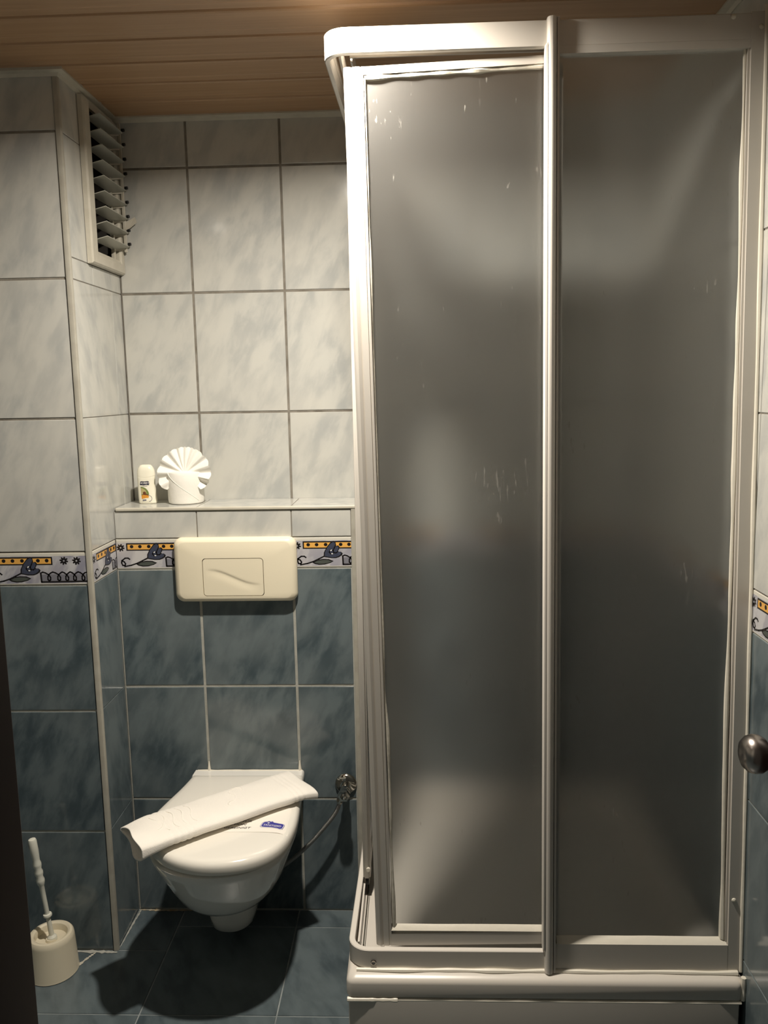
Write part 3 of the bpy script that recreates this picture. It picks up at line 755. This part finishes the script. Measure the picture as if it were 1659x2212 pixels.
# ------------------------------------------------------------ toilet
tt = thing('toilet', 'white wall-hung toilet with closed lid below the flush plate', 'toilet', (.325, 0, .05))
lid = [(.183,-.030),(.176,-.08),(.167,-.13),(.152,-.20),(.141,-.265),(.1445,-.32),(.160,-.375),(.188,-.425),(.224,-.462),(.270,-.488),(.32,-.500),(.378,-.496),(.428,-.476),(.468,-.438),(.492,-.385),(.502,-.32),(.503,-.26),(.499,-.19),(.494,-.12),(.490,-.07),(.487,-.030)]
lc = smooth_curve([(x, y*.925-.002, 0) for x, y in lid], 4)
LC_ = Vector((.325, -.24, 0))
def lring(s, z, ext=0.0): return [Vector((LC_.x+(p.x-LC_.x)*s, min(-.026-ext, LC_.y+(p.y-LC_.y)*s), z)) for p in lc]
def lid_z(x, y):   # height of the lid's top at (x, y)
    return .4265
mb = MB()
mb.rings([lring(.86, .3915), lring(.975, .3915), lring(.992, .3935), lring(.998, .398), lring(1.0, .410), lring(.994, .4155), lring(.978, .4205), lring(.95, .4238), lring(.89, .4255), lring(.75, .4262), lring(.4, .4267), lring(.05, .427)], 'lid')
lido = mb.build('lid', tt); lido['_loc'] = [.325, 0, .05]
for hx in (.255, .405):
    mb = MB(); mb.tube([(hx-.02, -.022, .409), (hx+.02, -.022, .409)], .009, 'lid', 16); mb.build('hinge', lido)
mb = MB(); mb.rings([lring(.86, .3866), lring(.862, .388), lring(.862, .3905), lring(.86, .3913), lring(.6, .3975)], 'lid', cap0=True); mb.build('seat', tt)
def bring(z, w_, yf, yc, wb, n=36, cx=.325, yb=-.0015):
    pts = []
    for k in range(n+1):
        a = PI*k/n; c, s_ = math.cos(a), math.sin(a)
        ex = 2/2.25
        pts.append(Vector((cx-w_*math.copysign(abs(c)**ex, c), yc-(yc-yf)*abs(s_)**ex, z)))
    m_ = 8
    for k in range(1, m_+1):
        t = k/m_; e = t*t*(3-2*t)
        pts.append(Vector((cx+w_+(wb-w_)*e, yc+(yb-yc)*t, z)))
    for k in range(m_, 0, -1):
        t = k/m_; e = t*t*(3-2*t)
        pts.append(Vector((cx-w_-(wb-w_)*e, yc+(yb-yc)*t, z)))
    return pts
mb = MB()
BR = [(.046, .032, -.150, -.10, .03, .300), (.050, .048, -.170, -.11, .046, .299), (.062, .058, -.186, -.11, .057, .299), (.09, .0625, -.196, -.12, .064, .301), (.130, .0655, -.204, -.12, .067, .303), (.180, .069, -.214, -.12, .069, .306),
      (.187, .078, -.245, -.125, .072, .310), (.194, .090, -.285, -.14, .079, .314), (.206, .103, -.325, -.155, .088, .317), (.224, .115, -.358, -.175, .098, .320), (.250, .128, -.388, -.20, .111, .322), (.285, .142, -.413, -.22, .124, .324), (.33, .158, -.435, -.24, .138, .3225), (.360, .170, -.449, -.245, .146, .322), (.376, .1765, -.4565, -.245, .148, .3215), (.3830, .1770, -.4570, -.245, .148, .3215), (.3860, .172, -.452, -.245, .146, .322)]
mb.rings([bring(z, w_, yf, yc, wb, cx=cx) for z, w_, yf, yc, wb, cx in BR], 'ceramic')
bo = mb.build('bowl', tt)
# ceramic deck against the wall behind the lid
mb = MB()
mb.rings([[Vector((.333+a*s_, (-.004 if b > .5 else -.060) , z)) if False else Vector((.333+a*s_, b, z)) for a, b in [(-.153,-.001),(-.154,-.03),(-.150,-.055),(-.12,-.064),(.12,-.064),(.150,-.055),(.154,-.03),(.153,-.001)]] for z, s_ in ((.375, .97), (.39, .99), (.402, 1.0), (.412, 1.0), (.418, .99), (.421, .97))], 'ceramic')
# sealing blobs on the wall joint
mb.build('rear_deck', tt)
mb = MB(); 
for x_, z_ in ((.222, .428), (.474, .430)):
    mb.tube([(x_, -.001, z_-.012), (x_, -.002, z_), (x_, -.001, z_+.018)], [.005, .004, .0015], 'silicone', 8)
wavy(mb, [(.19+k*.029, -.003, .4205) for k in range(11)], .0025, 41)
mb.build('silicone_bead', tt)

# paper band across the lid
def text_bm(txt, size, shear=0.0, extr=.0):
    cu = bpy.data.curves.new('t', 'FONT'); cu.body = txt; cu.size = size; cu.align_x = 'CENTER'; cu.align_y = 'CENTER'; cu.shear = shear; cu.resolution_u = 3
    cu.offset = .0
    o = bpy.data.objects.new('t', cu); COL.objects.link(o)
    dg = bpy.context.evaluated_depsgraph_get(); me = bpy.data.meshes.new_from_object(o.evaluated_get(dg))
    bm = bmesh.new(); bm.from_mesh(me); bpy.data.meshes.remove(me); bpy.data.objects.remove(o); bpy.data.curves.remove(cu)
    return bm
def put_text(mb, txt, size, mw, mat, shear=0.0, sx=1.0):
    bm = text_bm(txt, size, shear); mb.frombm(bm, mat, False, mw @ Matrix.Diagonal((sx, 1, 1, 1)))
mb = MB()
xs_ = [.225+.266*k/40 for k in range(41)]
def surf(x, y):
    # follow the lid: flat middle, rolling over its rim
    best = 1e9
    for a in lc:
        d_ = math.hypot(a.x-x, a.y-y)
        if d_ < best: best = d_
    inside = LC_.x-.185 < x < LC_.x+.182
    t = min(best, .03)/.03
    return .4262+.0008 - (.013*(1-t)**2.2 if t < 1 else 0)
rows_ = [-.336, -.32, -.30, -.27, -.24, -.215]
V_ = [[Vector((x, y+(.012*max(0, (x-.43)/.07)**1.5*-1 if x > .43 else 0), surf(x, y))) for x in xs_ if True] for y in rows_]
mb.rings(V_, 'band', closed=False, cap0=False, cap1=False)
bd = mb.build('hygiene_paper_band', origin=(.32, -.28, .427))
tag(bd, 'white printed paper band across the closed toilet lid, partly under the towel', 'paper band')
bd['_loc'] = [.32, -.28, .427]
mb = MB()
zz = .4274
mw = Matrix.Translation((.4505, -.305, zz)) @ Matrix.Rotation(-.20, 4, 'Z')
lg = [(-.0265,-.009),(-.024,-.0125),(-.015,-.0125),(0,-.0105),(.015,-.0118),(.022,-.0145),(.027,-.0115),(.0265,.003),(.023,.0075),(.010,.009),(-.002,.0105),(-.006,.0150),(-.010,.0125),(-.014,.0145),(-.018,.0110),(-.024,.0095),(-.0265,.004)]
def flat(poly, z, mat, s=1.0):
    q = [Vector((a*s, b*s, z)) for a, b in poly]
    tri = tessellate_polygon([q])
    for t in tri:
        f = [q[i] for i in t]
        if (f[1]-f[0]).cross(f[2]-f[0]).z < 0: f.reverse()
        mb.add([mw @ p_ for p_ in f], [(0, 1, 2)], mat)
flat([(a*1.09, b*1.12-.0004) for a, b in lg], .0000, 'print_blue'); flat([(a*1.05, b*1.07-.0004) for a, b in lg], .00008, 'print_white'); flat(lg, .00016, 'print_blue')
put_text(mb, 'SANITIZED', .0098, mw @ Matrix.Translation((0, -.0035, .0003)), 'print_white', 0, .93)
star = [(math.cos(a)*r-.0135, math.sin(a)*r+.0065) for a, r in [(k*PI/4+PI/8*0, (.0042 if k % 2 == 0 else .0014)) for k in range(8)]]
flat(star, .0003, 'print_white')
mb.build('printed_logo', bd)
mb = MB()
mt_ = Matrix.Translation((0, 0, zz+.0002))
for txt, cx, cy in (('DESINFEKTION FÜR', .339, -.2885), ('IHRE PROTECTION', .330, -.3035), ('GEREINIGT', .366, -.3185)):
    put_text(mb, txt, .0112, mt_ @ Matrix.Translation((cx, cy, 0)), 'print_black', .25, 1.15)
mb.build('printed_text', bd)

# ------------------------------------------------------------ towel
Rm, Lm = Vector((.4885, -.123, 0)), Vector((.140, -.402, 0))
ax = (Lm-Rm); TL = ax.length; ax.normalize(); wd = Vector((-ax.y, ax.x, 0))   # wd points to the front (-y, +x)
if wd.y > 0: wd = -wd
TWd = .150
def towel_ring(t, inner=0.0):
    """t 0..1 from the right end to the left; flattened tube of folded cloth"""
    n = 64; out = []
    c = Rm+ax*(t*TL)
    endL = max(0, (t-.86)/.14); endR = max(0, (.12-t)/.12)
    hw = TWd/2-inner; hh = .0155-inner*.75
    hw *= 1+.015*math.sin(t*17)
    droop = -.010*endL**1.5
    for k in range(n):
        a = 2*PI*k/n; ca, sa = math.cos(a), math.sin(a)
        px = hw*math.copysign(abs(ca)**.62, ca); pz = hh*math.copysign(abs(sa)**.75, sa)
        # the loose left end opens in a wave; its front lobe stays round and high
        wv = math.sin(px/hw*2.6+.7)
        pz += endL*(.006*wv if sa > 0 else -.004*wv*(1 if px > 0 else .4)-.010*(1 if px > 0 else .5))
        if sa > 0: pz += .003*(px/hw)*1.0
        # cords and dobby bands near both ends
        d = t*TL
        band = 0
        for b0 in (.028, .040, .052): band += math.exp(-((d-b0)/.0028)**2)
        for b0 in (.325, .340, .356, .372): band += math.exp(-((d-b0)/.0028)**2)
        q = 1-.0022/hh*band
        if not inner: px *= 1-.020*band; pz = pz*(1-.11*band)
        pl = Vector((px, 0, pz))
        nz = noise.noise(Vector((d*22, px*30, 3.1+pz*20)))*.0014
        skew = .030*endR*(px/hw)*.4
        base = c+wd*px+ax*(skew*(1)-endR**1.5*.024*max(0, px/hw)**1.2+endR*.006*max(0, -px/hw)+endL*.006*math.sin(px/hw*3))
        z = .4275+.0158+pz+nz+droop*.3+.004*t
        if endR > 0: z -= .010*endR**2*(.5+.5*px/hw)
        z = max(z, .4285) if .07 < t < .80 else z
        out.append(Vector((base.x, base.y, z)))
    return out
mb = MB()
ts = [0.0, .004, .012]+[.02+.97*k/110 for k in range(111)]+[.996, 1.0]
rings_o = [towel_ring(t) for t in ts]
# pinch the right end closed (rounded fold)
def shrink(r, s):
    c = sum(r, Vector())/len(r); return [c+(p-c)*s for p in r]
first = [shrink(rings_o[0], s_) for s_ in (.0, .55, .85)]
for q, s_ in zip(first, (1.0, .8, .35)):
    for p_ in q: p_ -= ax*(.010*s_)
inner_r = [towel_ring(t, .0045) for t in (1.0, .99, .95, .90, .86)]
allr = first+rings_o+inner_r
mb.rings(allr, 'towel', True, False, True)
tw = mb.build('folded_towel', origin=(.31, -.26, .43), sharp=PI)
tag(tw, 'white folded terry towel laid slantwise across the toilet lid', 'towel')
tw['_loc'] = [.31, -.26, .43]
mb = MB()
def on_towel(d, px): # top surface point
    t = d/TL
    r = towel_ring(t); best = max([p_ for p_ in r if abs((p_-Rm).dot(wd)-px) < .006] or r, key=lambda p_: p_.z)
    return Rm+ax*d+wd*px+Vector((0, 0, best.z-.0002))
sw = [(.150,-.030),(.142,-.042),(.150,-.054),(.170,-.052),(.182,-.036),(.176,-.016),(.186,.004),(.206,.012),(.210,.028),(.196,.036)]
c_ = smooth_curve([on_towel(a, b) for a, b in sw], 4); mb.tube(c_, .0011, 'towel', 8)
sw = [(.388,-.040),(.382,-.020),(.372,0),(.378,.020),(.392,.030)]
mb.tube(smooth_curve([on_towel(a, b) for a, b in sw], 4), .0012, 'towel', 8)
for d0 in (.300, .322, .344, .366):
    mb.tube(smooth_curve([on_towel(d0+.008*math.sin(b*60), b) for b in (-.05, -.03, -.01, .01, .03, .045)], 3), .0010, 'towel', 8)
mb.build('woven_relief', tw)

# ------------------------------------------------------------ flush plate
fl_ = thing('flush_plate', 'ivory plastic flush plate with oblong push button on the wall above the toilet', 'flush plate', (.323, 0, .992))
def rr2(cx, cz, hx, hz, r, y, n=7):
    pts = []
    for sx, sz, a0 in ((1, 1, 0), (-1, 1, PI/2), (-1, -1, PI), (1, -1, 3*PI/2)):
        for k in range(n+1):
            a = a0+PI/2*k/n; pts.append(Vector((cx+sx*(hx-r)+r*math.cos(a), y, cz+sz*(hz-r)+r*math.sin(a))))
    return list(reversed(pts))
mb = MB(); cx, cz = .3235, .9905
mb.rings([rr2(cx, cz, .160, .084, .020, -.001), rr2(cx, cz, .163, .0865, .022, -.006), rr2(cx, cz, .163, .0865, .022, -.014), rr2(cx, cz, .158, .083, .020, -.022), rr2(cx, cz, .150, .077, .018, -.0265), rr2(cx, cz, .148, .075, .016, -.027), rr2(cx-.005, .972, .0812, .0512, .009, -.0275), rr2(cx-.005, .972, .0812, .0512, .009, -.020)], 'ivory', cap1=False)
mb.rings([rr2(cx-.005, .972, .0812, .0512, .009, -.0205), rr2(cx-.005, .972, .05, .03, .009, -.0205)], 'gap_shade')  # shade of the groove round the button, painted as a near-black sheet
mb.build('cover', fl_)
# button with the pressed-in wave
mb = MB(); bx0, bx1, bz0, bz1 = cx-.005-.0795, cx-.005+.0795, .972-.0495, .972+.0495
NXg, NZg = 64, 40; g = []
for j in range(NZg+1):
    row = []
    for i in range(NXg+1):
        u, v = i/NXg, j/NZg; x = bx0+(bx1-bx0)*u; z = bz0+(bz1-bz0)*v
        # rounded corners
        r = .008; qx = min(x-bx0, bx1-x); qz = min(z-bz0, bz1-z)
        if qx < r and qz < r:
            dx_, dz_ = r-qx, r-qz; L_ = math.hypot(dx_, dz_); mm = max(dx_, dz_)
            if L_ > 1e-9 and L_ > 0:
                f_ = mm/L_; dx_ *= f_; dz_ *= f_
            x = (bx0+r-dx_) if x < cx-.005 else (bx1-r+dx_); z = (bz0+r-dz_) if z < .972 else (bz1-r+dz_)
        uu = (u-.5)*2
        wave_z = .5-.02-.22*math.sin(uu*1.9)*.9          # S curve from upper left to lower right
        dd = v-wave_z; env = max(0, 1-abs(uu)**3.0*1.35)
        dep = env*(.0019*math.exp(-(dd/.14)**2) if dd < 0 else .0019*math.exp(-(dd/.035)**2))
        row.append(Vector((x, -.0272+dep, z)))
    g.append(row)
mb.rings(g, 'ivory', closed=False, cap0=False, cap1=False)
edge = g[0]+[r[-1] for r in g[1:]]+list(reversed(g[-1][:-1]))+[r[0] for r in reversed(g[1:-1])]
mb.rings([edge, [Vector((p_.x, -.0215, p_.z)) for p_ in edge]], 'ivory', True, False, False)
mb.build('push_button', fl_)

# ------------------------------------------------------------ water valve and hose
vv = thing('angle_valve', 'chrome angle valve with round wall rosette right of the toilet', 'valve', (.600, 0, .381))
mb = MB(); mwv = Matrix.Translation((.600, -.0005, .381)) @ Matrix.Rotation(PI/2, 4, 'X')
mb.lathe([(.0, 0), (.0295, 0), (.030, .002), (.028, .006), (.022, .010), (.015, .0125), (.012, .013)], 'chrome', mwv, 40, False, True); mb.build('rosette', vv)
mb = MB(); mb.lathe([(.0095, .012), (.0095, .030), (.0125, .031), (.0135, .034), (.0135, .050), (.0125, .053), (.0105, .054)], 'chrome', mwv, 28)
mb.tube([(.599, -.042, .382), (.590, -.042, .362), (.5855, -.042, .350)], [.0105, .010, .0095], 'chrome', 16)
mb.build('valve_body', vv)
mb = MB(); mb.lathe([(.011, .054), (.0165, .056), (.0170, .060), (.0170, .072), (.0155, .076), (.0095, .077), (.0090, .0755), (.0065, .0775), (0, .079)], 'chrome', mwv, 6); mb.build('handle', vv)
mb = MB()
hp = smooth_curve([(.5855, -.042, .356), (.583, -.042, .340), (.572, -.044, .316), (.545, -.048, .281), (.505, -.052, .236), (.460, -.050, .192), (.415, -.044, .155), (.392, -.036, .145)], 8)
mb.tube(hp, .0056, 'braid', 14); mb.tube(hp[:7], .0078, 'chrome', 6)
ho = mb.build('supply_hose', origin=(.585, -.042, .35)); tag(ho, 'thin braided metal hose curving from the wall valve behind the toilet', 'hose')

# ------------------------------------------------------------ toilet brush
tb = thing('toilet_brush', 'white toilet brush with beaded handle leaning in a cream pot by the wall', 'toilet brush', (-.120, -.250, 0))
mb = MB(); mw0 = Matrix.Translation((-.139, -.252, 0))
mb.lathe([(.046, .006), (.0555, .002), (.0605, .0), (.0625, .002), (.0615, .006), (.0565, .090), (.0550, .099), (.0515, .1035), (.0455, .1045), (.0405, .1015), (.0385, .096), (.0370, .086), (.030, .083), (.014, .083), (.0125, .089), (.0, .089)], 'pot', mw0, 56, False, False)
mb.lathe([(.0, .0012), (.046, .0012), (.046, .006)], 'bristle', mw0, 30, False, False)
mb.build('holder', tb)
b0 = Vector((-.137, -.250, .088)); b1 = Vector((-.162, -.262, .364)); dv = (b1-b0); Lb = dv.length
q = dv.to_track_quat('Z', 'Y').to_matrix().to_4x4(); mwb = Matrix.Translation(b0) @ q
mb = MB()
mb.lathe([(.012, -.004), (.0115, .004), (.0065, .010), (.0055, .05), (.0052, .062), (.0105, .063), (.0110, .066), (.0100, .069), (.0055, .070), (.0058, .12), (.0062, .148), (.0078, .152), (.0100, .160), (.0102, .166), (.0080, .174),
          (.0100, .182), (.0102, .188), (.0080, .196), (.0100, .204), (.0102, .210), (.0084, .218), (.0088, .226), (.0100, .244), (.0100, Lb-.004), (.0085, Lb), (.004, Lb+.002), (0, Lb+.002)], 'brushstem', mwb, 26, False, False)
mb.build('handle', tb)
mb = MB(); mb.lathe([(0, .0097), (.0038, .0097), (.0040, .0102), (0, .0103)], 'stain', mwb @ Matrix.Translation((0, 0, .262)) @ Matrix.Rotation(PI/2, 4, 'X') @ Matrix.Diagonal((1, 2.0, 1, 1)), 16, False, False); mb.build('hanging_hole', tb)
mb = MB()
rr = random.Random(3)
mb.lathe([(.006, -.060), (.030, -.056), (.034, -.035), (.030, -.012), (.008, -.006)], 'bristle', mwb, 30); mb.build('bristles', tb)

# ------------------------------------------------------------ ledge: bottle and toilet roll
ZL = 1.1558
bt = thing('shampoo_bottle', 'small white shampoo bottle with navy label and fruit picture on the tiled ledge', 'bottle', (.063, .105, ZL))
def ell(cx, cy, a, b, z, n=40, e=.8): return [Vector((cx+a*math.copysign(abs(math.cos(t))**e, math.cos(t)), cy+b*math.copysign(abs(math.sin(t))**e, math.sin(t)), z)) for t in [2*PI*k/n for k in range(n)]]
BX, BY = .063, .098
body = [(0, .0225, .0135), (.002, .0245, .015), (.012, .0252, .0155), (.028, .0246, .0152), (.045, .0240, .015), (.058, .0236, .015), (.068, .0242, .015), (.076, .0243, .0148), (.0775, .0235, .0142)]
def bdx(z): return -.002*math.sin((z-.01)/.10*PI)
def belly(z):
    for (z0, a0, b0_), (z1, a1, b1_) in zip(body[:-1], body[1:]):
        if z0 <= z <= z1: return b0_+(b1_-b0_)*(z-z0)/(z1-z0)
    return .014
mb = MB(); mb.rings([ell(BX+bdx(z), BY, a, b, ZL+z) for z, a, b in body], 'bottle'); mb.build('body', bt)
mb = MB()
mb.rings([[Vector((p_.x, p_.y, p_.z+(-.0052*(1-((p_.x-BX)/.0243)**2) if p_.y < BY and k_ < 2 else 0))) for p_ in ell(BX-.0015, BY, a, b, ZL+z)] for k_, (z, a, b) in enumerate([(.077, .0238, .0145), (.0778, .0246, .0152), (.090, .0236, .0148), (.098, .0205, .0135), (.1035, .0165, .011), (.1060, .0135, .008), (.1068, .009, .005)])], 'bottle')
mb.build('flip_cap', bt)
mb = MB()
def fx(x, z, off): # point on the front of the bottle
    a = .0245; u = min(.97, abs(x)/a); yy = BY-belly(z)*(1-u**2.6)**(1/2.6)-off
    return Vector((BX+bdx(z)+x, yy, ZL+z))
def fpatch(poly, off, mat):
    q = [Vector((a, b, 0)) for a, b in poly]
    for t in tessellate_polygon([q]):
        # subdivide for curvature
        tri = [q[i] for i in t]
        def rec(A, B, C, d):
            if d == 0:
                f = [A, B, C]
                if (B-A).cross(C-A).z < 0: f.reverse()
                mb.add([fx(p_.x, p_.y, off) for p_ in f], [(0, 1, 2)], mat); return
            ab, bc, ca = (A+B)/2, (B+C)/2, (C+A)/2
            for T in ((A, ab, ca), (ab, B, bc), (ca, bc, C), (ab, bc, ca)): rec(*T, d-1)
        rec(*tri, 2)
def arc(cx, cy, r, a0, a1, n=10): return [(cx+r*math.cos(a0+(a1-a0)*k/n), cy+r*math.sin(a0+(a1-a0)*k/n)) for k in range(n+1)]
fpatch([(-.0135,.0520),(-.0145,.0555),(-.0130,.0610),(-.009,.0625),(0,.0618),(.009,.0625),(.0115,.0610),(.0120,.0555),(.011,.0515),(.004,.0522),(-.004,.0512)], .0003, 'navy')
fpatch([(-.007,.0484),(.006,.0484),(.006,.0492),(-.007,.0492)], .0003, 'print_black')
fpatch([(-.0125,.0185)]+[(-.0125+.0215*math.cos(a), .027+.0205*math.sin(a)) for a in [PI/2-PI/2*k/10 for k in range(11)]]+[(.009,.025),(.0,.024)], .0003, 'green')
fpatch([(-.0125,.026),(-.0125,.0440),(-.006,.0425),(.0005,.037),(.003,.031),(.001,.027)], .0004, 'beige')
fpatch(arc(-.003, .0295, .0045, 0, 2*PI, 12)[:-1], .0005, 'brown')
fpatch([(-.0115,.026),(-.002,.0275),(.008,.0255),(.007,.0235),(-.004,.0245)], .0005, 'brown')
fpatch([(-.0125,.0135),(-.0125,.0235),(-.004,.0255),(.004,.0248),(.0085,.0215),(.0065,.016),(.001,.0165),(-.004,.0155)], .0004, 'fruit')
fpatch([(-.0105,.007),(-.0105,.012),(.000,.0125),(.000,.0085)], .0003, 'scroll')
ring_ = arc(.0070, .0150, .0090, -PI/2, PI/2, 12)+list(reversed(arc(.0070, .0150, .0078, -PI/2, PI/2, 12)))
fpatch(ring_, .0003, 'scroll')
mb.build('printed_label', bt)
mb = MB()
bm = text_bm('HOBBY', .0082)
for v in bm.verts: v.co = fx(v.co.x*.98-.001, .0570+v.co.y, .0006)
mb.frombm(bm, 'print_white'); mb.build('label_text', bt)

tr = thing('toilet_roll', 'white toilet roll wrapped in tissue with a pleated fan on the tiled ledge', 'toilet roll', (.170, .098, ZL))
cx, cy, rr0 = .170, .098, .0485
mb = MB(); mw = Matrix.Translation((cx, cy, ZL))
mb.lathe([(.018, .002), (rr0-.004, .0005), (rr0-.001, .003), (rr0, .010), (rr0+.0003, .05), (rr0-.0003, .080), (rr0-.003, .0855), (rr0-.012, .0875), (.022, .086), (.018, .080)], 'paper', mw, 64, True, True)
mb.build('roll', tr)
# diagonal turned-over flap on the front of the roll
mb = MB()
def cyl(a, z, off): return Vector((cx+(rr0+off)*math.sin(a), cy-(rr0+off)*math.cos(a), ZL+z))
mb.tube([cyl(-1.0+2.0*k/30, .084-.074*k/30, -.0001) for k in range(31)], [.0011+.0004*noise.noise(Vector((k*.3, 1, 0))) for k in range(31)], 'paper', 8)
mb.build('turned_flap', tr)
# pleated fan: uneven broad pleats, lower lobes drooping beside the roll
mb = MB(); fc = Vector((cx+.003, cy-.016, ZL+.082)); rs = []
folds = [-52, -34, -14, 4, 18, 34, 46, 60, 70, 78, 86, 94, 102, 112, 122, 136, 146, 162, 178, 196, 214, 232]
amp_ = [0, .012, .006, .010, .004, .009, .003, .008, .003, .004, .002, .004, .002, .006, .002, .009, .003, .009, .005, .010, .011, 0]
pts_a = []
for k in range(len(folds)-1):
    for q_ in range(5):
        u = q_/5; a0, a1 = folds[k], folds[k+1]
        s0 = amp_[k]*(1 if k % 2 else -1); s1 = amp_[k+1]*(1 if (k+1) % 2 else -1)
        e_ = u*u*(3-2*u); pts_a.append((a0+(a1-a0)*u, s0+(s1-s0)*e_, 4*u*(1-u)))
pts_a.append((folds[-1], 0, 0))
for j in range(13):
    t = j/12; ring = []
    for ad, dep, bul in pts_a:
        a = math.radians(ad); low = max(0, -math.sin(a))
        rad = .005+.0665*t*(1+.035*bul*t)*(1+.05*low)
        fwd = -dep*t - .016*t*(low+.25*abs(math.cos(a))) + .016*t*t*max(0, math.sin(a))
        ring.append(fc+Vector((-rad*math.cos(a), fwd, rad*math.sin(a)*(.98 if math.sin(a) > 0 else .72))))
    rs.append(ring)
mb.rings(rs, 'paper', False, False, False)
mb.build('pleated_fan', tr)
mb = MB()
mb.lathe([(0, .001), (.020, .002), (.034, .0005), (.040, -.004), (.043, -.010)], 'paper', Matrix.Translation((cx, cy-.004, ZL+.087)), 40, False, False)
mb.build('tucked_folds', tr)
